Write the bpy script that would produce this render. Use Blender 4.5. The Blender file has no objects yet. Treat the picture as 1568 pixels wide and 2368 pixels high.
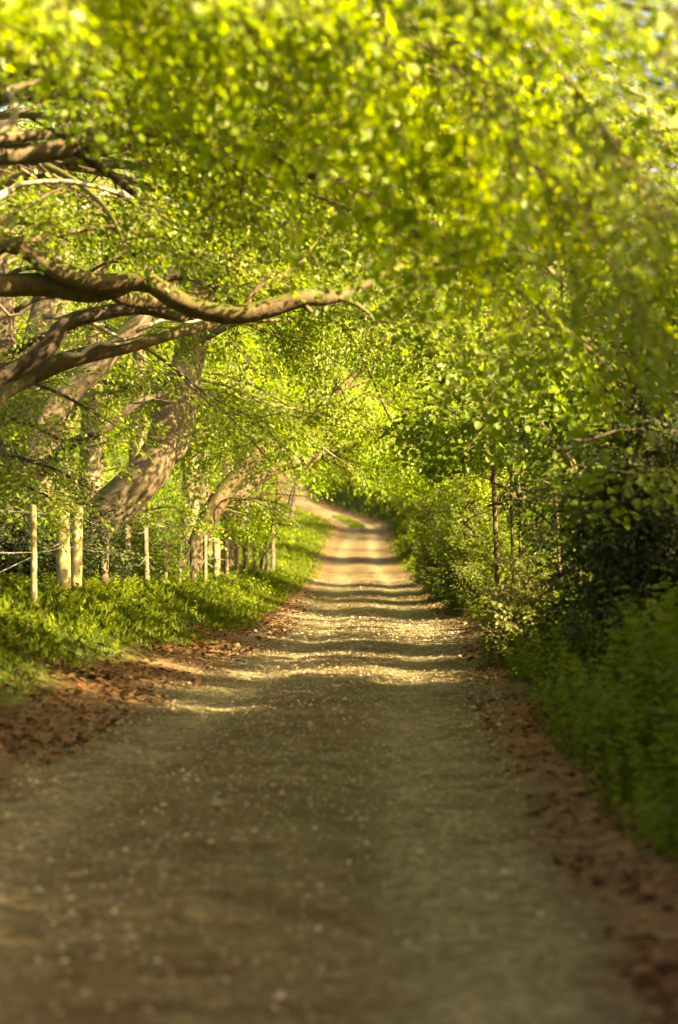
import bpy, math
import numpy as np

# ------------------------------------------------------------------ camera, sky, sun, exposure
scene = bpy.context.scene
COL = scene.collection
F = 5000.0                                   # focal length in units of a 1568 x 2367 picture
HOR, CX, EYE = 1237.0, 784.0, 1.7

cam = bpy.data.cameras.new('camera')
cam.sensor_fit = 'VERTICAL'
cam.sensor_height = 36.0
cam.lens = F / 2367.0 * 36.0
cam.shift_y = (HOR - 1183.5) / 2367.0
cam.clip_end = 2000.0
cam.dof.use_dof = True
cam.dof.focus_distance = 33.0
cam.dof.aperture_fstop = 1.45
camo = bpy.data.objects.new('camera', cam)
camo.location = (0, 0, EYE)
camo.rotation_euler = (math.radians(90), 0, 0)
COL.objects.link(camo)
scene.camera = camo

SUN_EL, SUN_AZ = math.radians(30), math.radians(122)   # azimuth clockwise from +Y (view direction)
world = bpy.data.worlds.new('World')
scene.world = world
world.use_nodes = True
wn = world.node_tree
wn.nodes.clear()
sky = wn.nodes.new('ShaderNodeTexSky')
sky.sky_type = 'NISHITA'
sky.sun_disc = False
sky.sun_elevation = SUN_EL
sky.sun_rotation = SUN_AZ
sky.air_density = 0.7
sky.dust_density = 6.0
sky.ozone_density = 0.4
bg = wn.nodes.new('ShaderNodeBackground')
bg.inputs['Strength'].default_value = 0.06
wo = wn.nodes.new('ShaderNodeOutputWorld')
wn.links.new(sky.outputs[0], bg.inputs['Color'])
wn.links.new(bg.outputs[0], wo.inputs['Surface'])

sl = bpy.data.lights.new('sun', 'SUN')
sl.energy = 5.0
sl.angle = math.radians(0.5)
sl.color = (1.0, 0.88, 0.62)
so = bpy.data.objects.new('sun', sl)
so.rotation_euler = (math.radians(90) - SUN_EL, 0, math.pi - SUN_AZ)
so.location = (20, -10, 30)
COL.objects.link(so)

vs = scene.view_settings
vs.view_transform = 'Standard'
vs.look = 'None'
vs.gamma = 1.0
vs.exposure = 3.2
vs.use_white_balance = True
vs.white_balance_temperature = 9600
vs.white_balance_tint = 8
cy = scene.cycles
cy.max_bounces = 10
cy.diffuse_bounces = 4
cy.transmission_bounces = 6
cy.use_denoising = True

RNG = np.random.default_rng(7)

# ------------------------------------------------------------------ helpers
def at(px, py, d):
    """point at distance d seen at px, py of a 1568 x 2367 picture"""
    return np.array([(px - CX) / F * d, d, EYE + (HOR - py) / F * d])

def props(o, label=None, cat=None, group=None, kind=None):
    if label: o['label'] = label
    if cat: o['category'] = cat
    if group: o['group'] = group
    if kind: o['kind'] = kind
    return o

def empty(name, loc):
    o = bpy.data.objects.new(name, None)
    o.empty_display_size = 0.3
    o.location = loc
    COL.objects.link(o)
    return o

def link(name, me, mat, parent=None):
    me.materials.append(mat)
    o = bpy.data.objects.new(name, me)
    COL.objects.link(o)
    if parent is not None:
        o.parent = parent
    return o

def raw_mesh(name, verts, loops, starts, attrs=None, facetint=None):
    me = bpy.data.meshes.new(name)
    me.vertices.add(len(verts))
    me.vertices.foreach_set('co', np.ascontiguousarray(verts, dtype=np.float32).ravel())
    me.loops.add(len(loops))
    me.loops.foreach_set('vertex_index', np.ascontiguousarray(loops, dtype=np.int32))
    me.polygons.add(len(starts))
    me.polygons.foreach_set('loop_start', np.ascontiguousarray(starts, dtype=np.int32))
    if facetint is not None:
        a = me.attributes.new('tint', 'FLOAT', 'FACE')
        a.data.foreach_set('value', np.ascontiguousarray(facetint, dtype=np.float32))
    for k, v in (attrs or {}).items():
        a = me.attributes.new(k, 'FLOAT', 'POINT')
        a.data.foreach_set('value', np.ascontiguousarray(v, dtype=np.float32))
    me.update(calc_edges=True)
    return me

def nrm(v):
    return v / np.maximum(np.linalg.norm(v, axis=-1, keepdims=True), 1e-9)

# ---- terrain shape
_Y  = [-40, 0, 13, 20, 28, 35, 51, 75, 96, 115, 128, 134, 140, 146, 152, 158, 172, 190, 230, 300, 420]
_Z  = [-.3, 0, 0.0, .16, .17, .13, .05, .15, .50, 1.2, 1.9, 2.35, 2.75, 3.3, 4.0, 4.6, 5.6, 6.7, 10, 20, 44]
_CX = [-.8, -.75, -.62, -.26, .25, .55, .62, .92, .85, 1.1, 1.45, 1.2, .2, -1.0, -2.8, -3.1, -3.3, -3.8, -7, -18, -40]
_HW = [2.15, 2.15, 2.1, 1.8, 1.75, 1.72, 1.68, 1.62, 1.65, 1.6, 1.5, 1.45, 1.35, 1.25, 1.25, 1.25, 1.3, 1.3, 1.4, 1.6, 1.6]
def smooth_tab(ys, vs_, y):
    y = np.asarray(y, float)
    acc = 0
    for k, w in ((-3., .2), (-1.5, .2), (0., .2), (1.5, .2), (3., .2)):
        acc = acc + w * np.interp(y + k * np.clip(np.abs(y) / 40, .4, .9), ys, vs_)
    return acc
def zt(y): return smooth_tab(_Y, _Z, y)
def cxt(y): return smooth_tab(_Y, _CX, y)
def hw(y): return np.interp(y, _Y, _HW)
def sst(a, b, x):
    t = np.clip((x - a) / (b - a), 0, 1)
    return t * t * (3 - 2 * t)
def lumps(x, y):
    return (np.sin(x * 1.7 + y * .31) * np.cos(y * .83 - x * .6) * .06 + np.sin(x * 3.9 - y * 2.1) * .025
            + np.sin(y * .27 + x * .13) * .08)
def ground(x, y):
    x = np.asarray(x, float); y = np.asarray(y, float)
    t = x - cxt(y)
    w = hw(y)
    l = -t - w
    r = t - w
    bl = np.interp(y, [0, 10, 25, 40, 70, 95, 120, 200], [.32, .4, .5, .5, .42, .28, .12, .1])
    br = np.interp(y, [0, 10, 25, 45, 70, 110, 150, 200], [1.0, 1.0, .85, .6, .6, 1.1, 1.6, 2])
    zl = .13 * sst(-.55, .5, l) + bl * sst(.3, 1.9, l) + .035 * np.clip(l - 1.9, 0, 30) * np.interp(y, [80, 110, 170, 220], [1, .2, .2, 1]) + .1 * np.clip(l - 30, 0, 400)
    zr = .11 * sst(-.45, .5, r) + br * sst(.3, 2.3, r) + .10 * np.clip(r - 2.3, 0, 12) + .06 * np.clip(r - 14, 0, 400)
    # track surface: two faint wheel ruts and a low crown
    rut = -.035 * (np.exp(-((np.abs(t) - .8) / .28) ** 2)) + .015 * np.exp(-(t / .35) ** 2)
    fade = 1 / (1 + (np.maximum(np.abs(t), 0) / (w + .4)) ** 8)
    return zt(y) + np.where(t < 0, zl, zr) + rut * fade + lumps(x, y) * sst(.1, 1.4, np.maximum(l, r))

# ------------------------------------------------------------------ materials
def nodes(name):
    m = bpy.data.materials.new(name)
    m.use_nodes = True
    nt = m.node_tree
    nt.nodes.clear()
    out = nt.nodes.new('ShaderNodeOutputMaterial')
    return m, nt, out
def ramp(nt, stops):
    r = nt.nodes.new('ShaderNodeValToRGB')
    while len(r.color_ramp.elements) > 1:
        r.color_ramp.elements.remove(r.color_ramp.elements[-1])
    r.color_ramp.elements[0].position = stops[0][0]
    r.color_ramp.elements[0].color = (*stops[0][1], 1)
    for p, c in stops[1:]:
        e = r.color_ramp.elements.new(p)
        e.color = (*c, 1)
    return r
def noise(nt, scale, detail=4, rough=.55, vec=None, dist=0):
    n = nt.nodes.new('ShaderNodeTexNoise')
    n.inputs['Scale'].default_value = scale
    n.inputs['Detail'].default_value = detail
    n.inputs['Roughness'].default_value = rough
    n.inputs['Distortion'].default_value = dist
    if vec is not None:
        nt.links.new(vec, n.inputs['Vector'])
    return n
def mixc(nt, fac, a, b, mode='MIX'):
    m = nt.nodes.new('ShaderNodeMix')
    m.data_type = 'RGBA'
    m.blend_type = mode
    for s, v in ((0, fac), (6, a), (7, b)):
        if hasattr(v, 'links') or hasattr(v, 'is_linked'):
            nt.links.new(v, m.inputs[s])
        elif s == 0:
            m.inputs[s].default_value = v
        else:
            m.inputs[s].default_value = (*v, 1)
    return m.outputs[2]
def math_n(nt, op, a, b=None):
    m = nt.nodes.new('ShaderNodeMath')
    m.operation = op
    for i, v in enumerate((a, b)):
        if v is None: continue
        if hasattr(v, 'is_linked'): nt.links.new(v, m.inputs[i])
        else: m.inputs[i].default_value = v
    return m.outputs[0]
def attr(nt, name):
    a = nt.nodes.new('ShaderNodeAttribute')
    a.attribute_name = name
    return a.outputs['Fac']
def coords(nt):
    return nt.nodes.new('ShaderNodeTexCoord').outputs['Object']
def bump(nt, h, strength, dist):
    b = nt.nodes.new('ShaderNodeBump')
    b.inputs['Strength'].default_value = strength
    b.inputs['Distance'].default_value = dist
    nt.links.new(h, b.inputs['Height'])
    return b.outputs[0]

def leaf_mat(name, cols, tcols, trans=.5, rough=.5, spec=.3):
    m, nt, out = nodes(name)
    t = attr(nt, 'tint')
    n = len(cols)
    r1 = ramp(nt, [(i / max(1, n - 1), c) for i, c in enumerate(cols)])
    r2 = ramp(nt, [(i / max(1, n - 1), c) for i, c in enumerate(tcols)])
    nt.links.new(t, r1.inputs[0]); nt.links.new(t, r2.inputs[0])
    p = nt.nodes.new('ShaderNodeBsdfPrincipled')
    p.inputs['Roughness'].default_value = rough
    p.inputs['Specular IOR Level'].default_value = spec
    nt.links.new(r1.outputs[0], p.inputs['Base Color'])
    tr = nt.nodes.new('ShaderNodeBsdfTranslucent')
    nt.links.new(r2.outputs[0], tr.inputs['Color'])
    mx = nt.nodes.new('ShaderNodeMixShader')
    mx.inputs[0].default_value = trans
    nt.links.new(p.outputs[0], mx.inputs[1]); nt.links.new(tr.outputs[0], mx.inputs[2])
    nt.links.new(mx.outputs[0], out.inputs['Surface'])
    return m

M = {}
M['beech_leaf'] = leaf_mat('beech_leaf',
    [(.056, .112, .005), (.115, .18, .007), (.21, .26, .012)],
    [(.14, .265, .005), (.27, .39, .008), (.44, .51, .014)], .55, .42, .4)
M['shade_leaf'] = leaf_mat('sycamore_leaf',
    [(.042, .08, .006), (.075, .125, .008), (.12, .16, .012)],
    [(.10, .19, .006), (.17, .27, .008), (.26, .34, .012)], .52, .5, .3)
M['thorn_leaf'] = leaf_mat('hawthorn_leaf',
    [(.045, .075, .01), (.085, .12, .018), (.14, .165, .03)],
    [(.09, .15, .01), (.16, .22, .02), (.25, .29, .04)], .45, .5, .3)
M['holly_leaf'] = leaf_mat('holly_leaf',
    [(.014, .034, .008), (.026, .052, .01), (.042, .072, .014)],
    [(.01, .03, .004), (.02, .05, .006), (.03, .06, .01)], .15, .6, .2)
M['herb_leaf'] = leaf_mat('herb_leaf',
    [(.045, .08, .008), (.09, .13, .012), (.15, .18, .02)],
    [(.10, .175, .008), (.18, .25, .012), (.28, .32, .02)], .48, .55, .25)
M['dry_leaf'] = leaf_mat('dry_leaf',
    [(.045, .022, .01), (.11, .05, .02), (.2, .11, .05)],
    [(.08, .03, .01), (.14, .06, .02), (.2, .1, .04)], .15, .7, .15)

def bark_mat(name, c1, c2, moss, mossamt, scale=1.0):
    m, nt, out = nodes(name)
    co = coords(nt)
    mp = nt.nodes.new('ShaderNodeMapping')
    mp.inputs['Scale'].default_value = (1, 1, .45)
    nt.links.new(co, mp.inputs[0])
    n1 = noise(nt, 4 * scale, 6, .65, mp.outputs[0], .6)
    n2 = noise(nt, 22 * scale, 5, .7, mp.outputs[0])
    n3 = noise(nt, 1.6, 4, .6, co)
    r = ramp(nt, [(.3, c1), (.7, c2)])
    nt.links.new(n1.outputs[0], r.inputs[0])
    r2 = ramp(nt, [(.35, (.55, .52, .5)), (.65, (1.15, 1.15, 1.15))])
    nt.links.new(n2.outputs[0], r2.inputs[0])
    c = mixc(nt, .7, r.outputs[0], r2.outputs[0], 'MULTIPLY')
    ge = nt.nodes.new('ShaderNodeNewGeometry')
    sx = nt.nodes.new('ShaderNodeSeparateXYZ')
    nt.links.new(ge.outputs['Normal'], sx.inputs[0])
    up = math_n(nt, 'MULTIPLY_ADD', sx.outputs[2], .35)
    nt.nodes[-1].inputs[2].default_value = mossamt - .5
    f = math_n(nt, 'ADD', up, n3.outputs[0])
    rr = ramp(nt, [(.5, (0, 0, 0)), (.68, (1, 1, 1))])
    nt.links.new(f, rr.inputs[0])
    c = mixc(nt, rr.outputs[0], c, moss)
    p = nt.nodes.new('ShaderNodeBsdfPrincipled')
    p.inputs['Roughness'].default_value = .85
    p.inputs['Specular IOR Level'].default_value = .2
    nt.links.new(c, p.inputs['Base Color'])
    hh = math_n(nt, 'ADD', n1.outputs[0], math_n(nt, 'MULTIPLY', n2.outputs[0], .5))
    nt.links.new(bump(nt, hh, .6, .03), p.inputs['Normal'])
    nt.links.new(p.outputs[0], out.inputs['Surface'])
    return m
M['bark'] = bark_mat('beech_bark', (.08, .06, .037), (.20, .155, .10), (.06, .065, .015), .4)
M['bark_moss'] = bark_mat('mossy_bark', (.05, .035, .018), (.14, .10, .055), (.05, .052, .011), .5)
M['bark_dark'] = bark_mat('dark_bark', (.035, .026, .018), (.09, .066, .045), (.03, .036, .012), .3)
M['bark_pale'] = bark_mat('dead_pale_wood', (.26, .21, .16), (.42, .35, .28), (.14, .12, .05), .1)
M['twig'] = bark_mat('twig_bark', (.055, .037, .021), (.13, .09, .052), (.06, .06, .018), .2, 2)

def post_mat(name, c1, c2, stain):
    m, nt, out = nodes(name)
    co = coords(nt)
    mp = nt.nodes.new('ShaderNodeMapping')
    mp.inputs['Scale'].default_value = (9, 9, .8)
    nt.links.new(co, mp.inputs[0])
    n1 = noise(nt, 4, 6, .6, mp.outputs[0], .4)
    n2 = noise(nt, 5, 4, .6, co)
    r = ramp(nt, [(.3, c1), (.65, c2)])
    nt.links.new(n1.outputs[0], r.inputs[0])
    r2 = ramp(nt, [(.52, (0, 0, 0)), (.66, (1, 1, 1))])
    nt.links.new(n2.outputs[0], r2.inputs[0])
    c = mixc(nt, r2.outputs[0], r.outputs[0], stain)
    p = nt.nodes.new('ShaderNodeBsdfPrincipled')
    p.inputs['Roughness'].default_value = .8
    nt.links.new(c, p.inputs['Base Color'])
    nt.links.new(bump(nt, n1.outputs[0], .5, .01), p.inputs['Normal'])
    nt.links.new(p.outputs[0], out.inputs['Surface'])
    return m
M['post_new'] = post_mat('yellow_post_wood', (.25, .185, .08), (.38, .30, .145), (.15, .115, .04))
M['post_old'] = post_mat('weathered_post_wood', (.065, .047, .028), (.14, .10, .058), (.05, .045, .016))

m, nt, out = nodes('wire_metal')
p = nt.nodes.new('ShaderNodeBsdfPrincipled')
p.inputs['Metallic'].default_value = .5
p.inputs['Roughness'].default_value = .55
nw = noise(nt, 30, 3)
rw = ramp(nt, [(.35, (.12, .105, .09)), (.65, (.28, .26, .24))])
nt.links.new(nw.outputs[0], rw.inputs[0]); nt.links.new(rw.outputs[0], p.inputs['Base Color'])
nt.links.new(p.outputs[0], out.inputs['Surface'])
M['wire'] = m

# earth of banks, wood floor and verges
m, nt, out = nodes('earth')
co = coords(nt)
lat = attr(nt, 'lat')                        # metres outside the track edge
n1 = noise(nt, .9, 5, .6, co); n2 = noise(nt, 9, 5, .65, co); n3 = noise(nt, 55, 3, .7, co)
litter = ramp(nt, [(.3, (.04, .022, .011)), (.5, (.095, .05, .023)), (.72, (.18, .11, .055))])
nt.links.new(math_n(nt, 'ADD', math_n(nt, 'MULTIPLY', n2.outputs[0], .5), math_n(nt, 'MULTIPLY', n3.outputs[0], .5)), litter.inputs[0])
green = ramp(nt, [(.3, (.03, .045, .012)), (.55, (.055, .085, .018)), (.75, (.09, .12, .03))])
nt.links.new(n2.outputs[0], green.inputs[0])
e = math_n(nt, 'ADD', lat, math_n(nt, 'MULTIPLY', math_n(nt, 'SUBTRACT', n1.outputs[0], .5), 1.6))
er = ramp(nt, [(.45, (0, 0, 0)), (.95, (1, 1, 1))])
nt.links.new(e, er.inputs[0])
c = mixc(nt, er.outputs[0], litter.outputs[0], green.outputs[0])
p = nt.nodes.new('ShaderNodeBsdfPrincipled')
p.inputs['Roughness'].default_value = .95
p.inputs['Specular IOR Level'].default_value = .1
nt.links.new(c, p.inputs['Base Color'])
nt.links.new(bump(nt, math_n(nt, 'ADD', n2.outputs[0], n3.outputs[0]), .8, .05), p.inputs['Normal'])
nt.links.new(p.outputs[0], out.inputs['Surface'])
M['earth'] = m

# gravel of the track
m, nt, out = nodes('track_gravel')
co = coords(nt)
lat = attr(nt, 'lat')
vo = nt.nodes.new('ShaderNodeTexVoronoi'); vo.inputs['Scale'].default_value = 26
nt.links.new(co, vo.inputs['Vector'])
vo2 = nt.nodes.new('ShaderNodeTexVoronoi'); vo2.inputs['Scale'].default_value = 60
nt.links.new(co, vo2.inputs['Vector'])
n1 = noise(nt, .7, 5, .6, co); n2 = noise(nt, 5, 6, .7, co); n3 = noise(nt, 1.6, 4, .6, co)
stone = ramp(nt, [(.2, (.07, .055, .024)), (.5, (.15, .12, .06)), (.85, (.30, .25, .155))])
sx = nt.nodes.new('ShaderNodeSeparateColor')
nt.links.new(vo.outputs['Color'], sx.inputs[0])
nt.links.new(math_n(nt, 'ADD', math_n(nt, 'MULTIPLY', sx.outputs[0], .45), math_n(nt, 'MULTIPLY', n2.outputs[0], .6)), stone.inputs[0])
dirt = ramp(nt, [(.35, (.055, .035, .014)), (.7, (.12, .08, .035))])
nt.links.new(n2.outputs[0], dirt.inputs[0])
d1 = ramp(nt, [(.46, (0, 0, 0)), (.64, (1, 1, 1))])
nt.links.new(n3.outputs[0], d1.inputs[0])
rr_ = nt.nodes.new('ShaderNodeMapRange'); rr_.inputs[1].default_value = .12; rr_.inputs[2].default_value = .45
nt.links.new(math_n(nt, 'ABSOLUTE', math_n(nt, 'ADD', math_n(nt, 'ADD', lat, .92), math_n(nt, 'MULTIPLY', math_n(nt, 'SUBTRACT', n3.outputs[0], .5), .8))), rr_.inputs[0])
worn = math_n(nt, 'ADD', math_n(nt, 'MULTIPLY', rr_.outputs[0], .6), math_n(nt, 'MULTIPLY', d1.outputs[0], .5))
c = mixc(nt, worn, stone.outputs[0], dirt.outputs[0])
edge = math_n(nt, 'ADD', lat, math_n(nt, 'MULTIPLY', math_n(nt, 'SUBTRACT', n1.outputs[0], .5), .9))
er = ramp(nt, [(.0, (0, 0, 0)), (.35, (1, 1, 1))])
nt.links.new(math_n(nt, 'ADD', edge, .45), er.inputs[0])
lit2 = ramp(nt, [(.35, (.07, .04, .02)), (.65, (.20, .115, .055))])
nt.links.new(n2.outputs[0], lit2.inputs[0])
c = mixc(nt, er.outputs[0], c, lit2.outputs[0])
p = nt.nodes.new('ShaderNodeBsdfPrincipled')
p.inputs['Roughness'].default_value = .9
p.inputs['Specular IOR Level'].default_value = .15
nt.links.new(c, p.inputs['Base Color'])
hh = math_n(nt, 'SUBTRACT', math_n(nt, 'MULTIPLY', n2.outputs[0], .8), math_n(nt, 'ADD', vo.outputs['Distance'], math_n(nt, 'MULTIPLY', vo2.outputs['Distance'], .4)))
nt.links.new(bump(nt, hh, 1.0, .035), p.inputs['Normal'])
nt.links.new(p.outputs[0], out.inputs['Surface'])
M['gravel'] = m

m, nt, out = nodes('loose_stone')
t = attr(nt, 'tint')
r = ramp(nt, [(0, (.09, .067, .04)), (.6, (.2, .16, .10)), (1, (.40, .34, .25))])
nt.links.new(t, r.inputs[0])
p = nt.nodes.new('ShaderNodeBsdfPrincipled')
p.inputs['Roughness'].default_value = .85
nt.links.new(r.outputs[0], p.inputs['Base Color'])
nt.links.new(p.outputs[0], out.inputs['Surface'])
M['stone'] = m

# ------------------------------------------------------------------ ground and track
def grid_mesh(name, ys, offs_fn, zoff):
    rows = []
    lats = []
    for y in ys:
        t = offs_fn(y)
        x = cxt(y) + t
        z = ground(x, np.full_like(x, y)) + zoff
        rows.append(np.stack([x, np.full_like(x, y), z], 1))
        lats.append(np.abs(t) - hw(y))
    n = rows[0].shape[0]
    V = np.concatenate(rows)
    i, j = np.meshgrid(np.arange(len(ys) - 1), np.arange(n - 1), indexing='ij')
    a = (i * n + j).ravel()
    q = np.stack([a, a + 1, a + n + 1, a + n], 1)
    return raw_mesh(name, V, q.ravel(), np.arange(len(q)) * 4, {'lat': np.concatenate(lats)})

ys = np.concatenate([np.arange(-40, 4, 2.), np.arange(4, 60, .35), np.arange(60, 200, .9), np.arange(200, 430, 6.)])
tl = np.concatenate([-np.geomspace(300, 7, 26), -np.arange(6.8, 1.0, -.2), np.linspace(-.95, .95, 12), np.arange(1.0, 7, .2), np.geomspace(7, 300, 26)])
g = link('ground', grid_mesh('ground', ys, lambda y: tl, 0.0), M['earth']); props(g, kind='structure')
yt = np.concatenate([np.arange(-38, 2, 1.), np.arange(2, 60, .25), np.arange(60, 250, .7)])
def toffs(y):
    w = hw(y)
    a, b = math.sin(y * .9) * .09 + math.sin(y * 2.3) * .05, math.sin(y * 1.1 + 2) * .09 + math.sin(y * 2.7) * .05
    return np.linspace(-w - .32 + a, w + .32 + b, 41)
tr = link('track', grid_mesh('track', yt, toffs, 0.008), M['gravel']); props(tr, kind='structure')

# ------------------------------------------------------------------ wood and leaves
def spline(pts, n):
    pts = np.asarray(pts, float)
    P = np.vstack([2 * pts[0] - pts[1], pts, 2 * pts[-1] - pts[-2]])
    k = len(pts) - 1
    u = np.linspace(0, k, n)
    i = np.minimum(u.astype(int), k - 1)
    f = (u - i)[:, None]
    p0, p1, p2, p3 = P[i], P[i + 1], P[i + 2], P[i + 3]
    return .5 * (2 * p1 + (p2 - p0) * f + (2 * p0 - 5 * p1 + 4 * p2 - p3) * f ** 2 + (3 * p1 - p0 - 3 * p2 + p3) * f ** 3)

class Wood:
    def __init__(self):
        self.V, self.L, self.S, self.nv, self.nl = [], [], [], 0, 0
    def tube(self, pts, rad, sides=12, knob=.08, seed=0):
        pts = np.asarray(pts, float)
        rad = np.asarray(rad, float)
        n = len(pts)
        tan = nrm(np.gradient(pts, axis=0))
        u = np.cross(tan[0], [.31, .95, .1]); u /= np.linalg.norm(u)
        rings = []
        r = np.random.default_rng(seed + 11)
        ph = r.uniform(0, 6.28, 4)
        ang = np.linspace(0, 2 * np.pi, sides, endpoint=False)
        s = np.concatenate([[0], np.cumsum(np.linalg.norm(np.diff(pts, axis=0), axis=1))])
        for k in range(n):
            u = u - tan[k] * np.dot(u, tan[k]); u /= np.linalg.norm(u)
            v = np.cross(tan[k], u)
            rr = rad[k] * (1 + knob * (np.sin(2 * ang + ph[0] + s[k] * .8) * .7 + np.sin(3 * ang + ph[1] - s[k] * 1.3) * .5
                                       + np.sin(s[k] * 3.1 + ph[2]) * .5 + np.sin(ang + s[k] * 5 + ph[3]) * .35))
            rings.append(pts[k] + (np.cos(ang) * rr)[:, None] * u + (np.sin(ang) * rr)[:, None] * v)
        V = np.concatenate(rings)
        i, j = np.meshgrid(np.arange(n - 1), np.arange(sides), indexing='ij')
        i, j = i.ravel(), j.ravel()
        j2 = (j + 1) % sides
        q = np.stack([i * sides + j, i * sides + j2, (i + 1) * sides + j2, (i + 1) * sides + j], 1) + self.nv
        self.L.append(q.ravel()); self.S.append(np.arange(len(q)) * 4 + self.nl); self.nl += q.size
        for ring, rev in ((0, True), (n - 1, False)):
            c = np.arange(sides) + ring * sides + self.nv
            self.L.append(c[::-1] if rev else c); self.S.append(np.array([self.nl])); self.nl += sides
        self.V.append(V); self.nv += len(V)
    def build(self, name, mat, parent=None):
        me = raw_mesh(name, np.concatenate(self.V), np.concatenate(self.L), np.concatenate(self.S))
        return link(name, me, mat, parent)

def limb_curve(pts, r, n=None):
    pts = np.asarray(pts, float)
    L = np.linalg.norm(np.diff(pts, axis=0), axis=1).sum()
    n = n or int(max(10, L / .18))
    P = spline(pts, n)
    R = np.interp(np.linspace(0, 1, n), np.linspace(0, 1, len(r)), r)
    return P, R

def sticks_mesh(name, A, B, r0, r1, sides=3):
    """separate thin tapering twigs from A to B"""
    n = len(A)
    d = nrm(B - A)
    ref = np.where(np.abs(d[:, 2:3]) > .9, np.array([[1., 0, 0]]), np.array([[0, 0, 1.]]))
    u = nrm(np.cross(d, ref)); v = np.cross(d, u)
    ang = np.linspace(0, 2 * np.pi, sides, endpoint=False)
    off = np.cos(ang)[None, :, None] * u[:, None] + np.sin(ang)[None, :, None] * v[:, None]
    Va = A[:, None] + off * np.asarray(r0).reshape(-1, 1, 1)
    Vb = B[:, None] + off * np.asarray(r1).reshape(-1, 1, 1)
    V = np.concatenate([Va, Vb], 1).reshape(-1, 3)
    j = np.arange(sides); j2 = (j + 1) % sides
    q = np.stack([j, j2, j2 + sides, j + sides], 1)
    Q = (q[None] + (np.arange(n) * 2 * sides)[:, None, None]).reshape(-1, 4)
    return raw_mesh(name, V, Q.ravel(), np.arange(len(Q)) * 4)

def leaves_mesh(name, P, D, N, L, W, tint, lod=6):
    n = len(P)
    D = nrm(D); S = nrm(np.cross(D, N)); N = np.cross(S, D)
    L = L[:, None]; W = W[:, None]
    tip = P + D * L - N * L * .14
    if lod == 6:
        a = P + D * L * .30; b = P + D * L * .68 - N * L * .05
        V = np.stack([P, a + S * W * .5 + N * W * .14, b + S * W * .40 + N * W * .10, tip, b - S * W * .40 + N * W * .10, a - S * W * .5 + N * W * .14], 1)
        f = np.array([[0, 1, 2, 3], [0, 3, 4, 5]])
        Q = (f[None] + (np.arange(n) * 6)[:, None, None]).reshape(-1, 4)
        return raw_mesh(name, V.reshape(-1, 3), Q.ravel(), np.arange(len(Q)) * 4, facetint=np.repeat(tint, 2))
    a = P + D * L * .48
    V = np.stack([P, a + S * W * .5 + N * W * .1, tip, a - S * W * .5 + N * W * .1], 1)
    Q = (np.array([[0, 1, 2], [0, 2, 3]])[None] + (np.arange(n) * 4)[:, None, None]).reshape(-1, 3)
    return raw_mesh(name, V.reshape(-1, 3), Q.ravel(), np.arange(len(Q)) * 3, facetint=np.repeat(tint, 2))

def spray_template(rng, leaf=.085, length=.8, nside=5, flat=.45):
    """a flat beech spray along +X: leaf arrays and twig segments"""
    P, D, N, SZ, seg = [], [], [], [], []
    def shoot(o, ang, ln, nl):
        d = np.array([math.cos(ang), math.sin(ang), 0])
        pts = [o + d * ln * s + np.array([0, 0, -.18 * (ln * s) ** 2 / length - .10 * ln * s * s]) for s in np.linspace(0, 1, 4)]
        for a, b in zip(pts[:-1], pts[1:]): seg.append((a, b))
        for k in range(nl):
            s = (k + .7) / nl
            q = np.array([np.interp(s, np.linspace(0, 1, 4), [p_[c_] for p_ in pts]) for c_ in range(3)])
            sd = 1 if k % 2 else -1
            aa = ang + (sd * rng.uniform(.5, 1.0) if k < nl - 1 else rng.uniform(-.2, .2))
            P.append(q); D.append([math.cos(aa), math.sin(aa), rng.uniform(-.55, .15)])
            nn = np.array([0, 0, 1.]) + rng.normal(0, flat, 3); N.append(nn); SZ.append(leaf * rng.uniform(.5, 1.2))
    shoot(np.zeros(3), 0, length, 7)
    for k in range(nside):
        s = .15 + .65 * k / max(1, nside - 1)
        o = np.array([length * s, 0, -.18 * length * s * s - .1 * length * s * s])
        shoot(o, (1 if k % 2 else -1) * rng.uniform(.6, 1.0), length * (.55 - .3 * s), 4)
    return [np.array(v, float) for v in (P, D, N, SZ)] + [np.array(seg)]

def herb_template(rng, h=.6, leaf=.075, n=9):
    """an upright stem along +X with paired leaves"""
    P, D, N, SZ, seg = [], [], [], [], []
    b = rng.uniform(-.25, .25, 2)
    pts = [np.array([h * s, b[0] * s * s * h, b[1] * s * s * h]) for s in np.linspace(0, 1, 4)]
    for a, c_ in zip(pts[:-1], pts[1:]): seg.append((a, c_))
    for k in range(n):
        s = .2 + .8 * k / (n - 1)
        q = np.array([np.interp(s, np.linspace(0, 1, 4), [p_[c_] for p_ in pts]) for c_ in range(3)])
        a0 = k * 1.57 + rng.uniform(-.4, .4)
        for a in (a0, a0 + math.pi):
            d = np.array([rng.uniform(-.25, .55), math.cos(a), math.sin(a)])
            P.append(q); D.append(d); N.append(np.array([1., 0, 0]) + rng.normal(0, .6, 3)); SZ.append(leaf * rng.uniform(.6, 1.2) * (1.1 - .5 * abs(s - .5)))
    return [np.array(v, float) for v in (P, D, N, SZ)] + [np.array(seg)]

TR = np.random.default_rng(3)
SPRAYS = {'beech': [spray_template(TR, .078, .85, 7, .32) for _ in range(8)],
          'syc': [spray_template(TR, .085, .7, 6, .45) for _ in range(6)],
          'thorn': [spray_template(TR, .046, .45, 7, .7) for _ in range(6)],
          'holly': [spray_template(TR, .06, .45, 5, .8) for _ in range(6)],
          'holly_big': [spray_template(TR, .11, .7, 5, .8) for _ in range(6)],
          'far': [spray_template(TR, .13, 1.15, 4, .45) for _ in range(6)],
          'herb': [herb_template(TR) for _ in range(8)]}
WIDTH = {'beech': .64, 'syc': .95, 'thorn': .75, 'holly': .5, 'far': .68, 'holly_big': .6, 'herb': .68}

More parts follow.
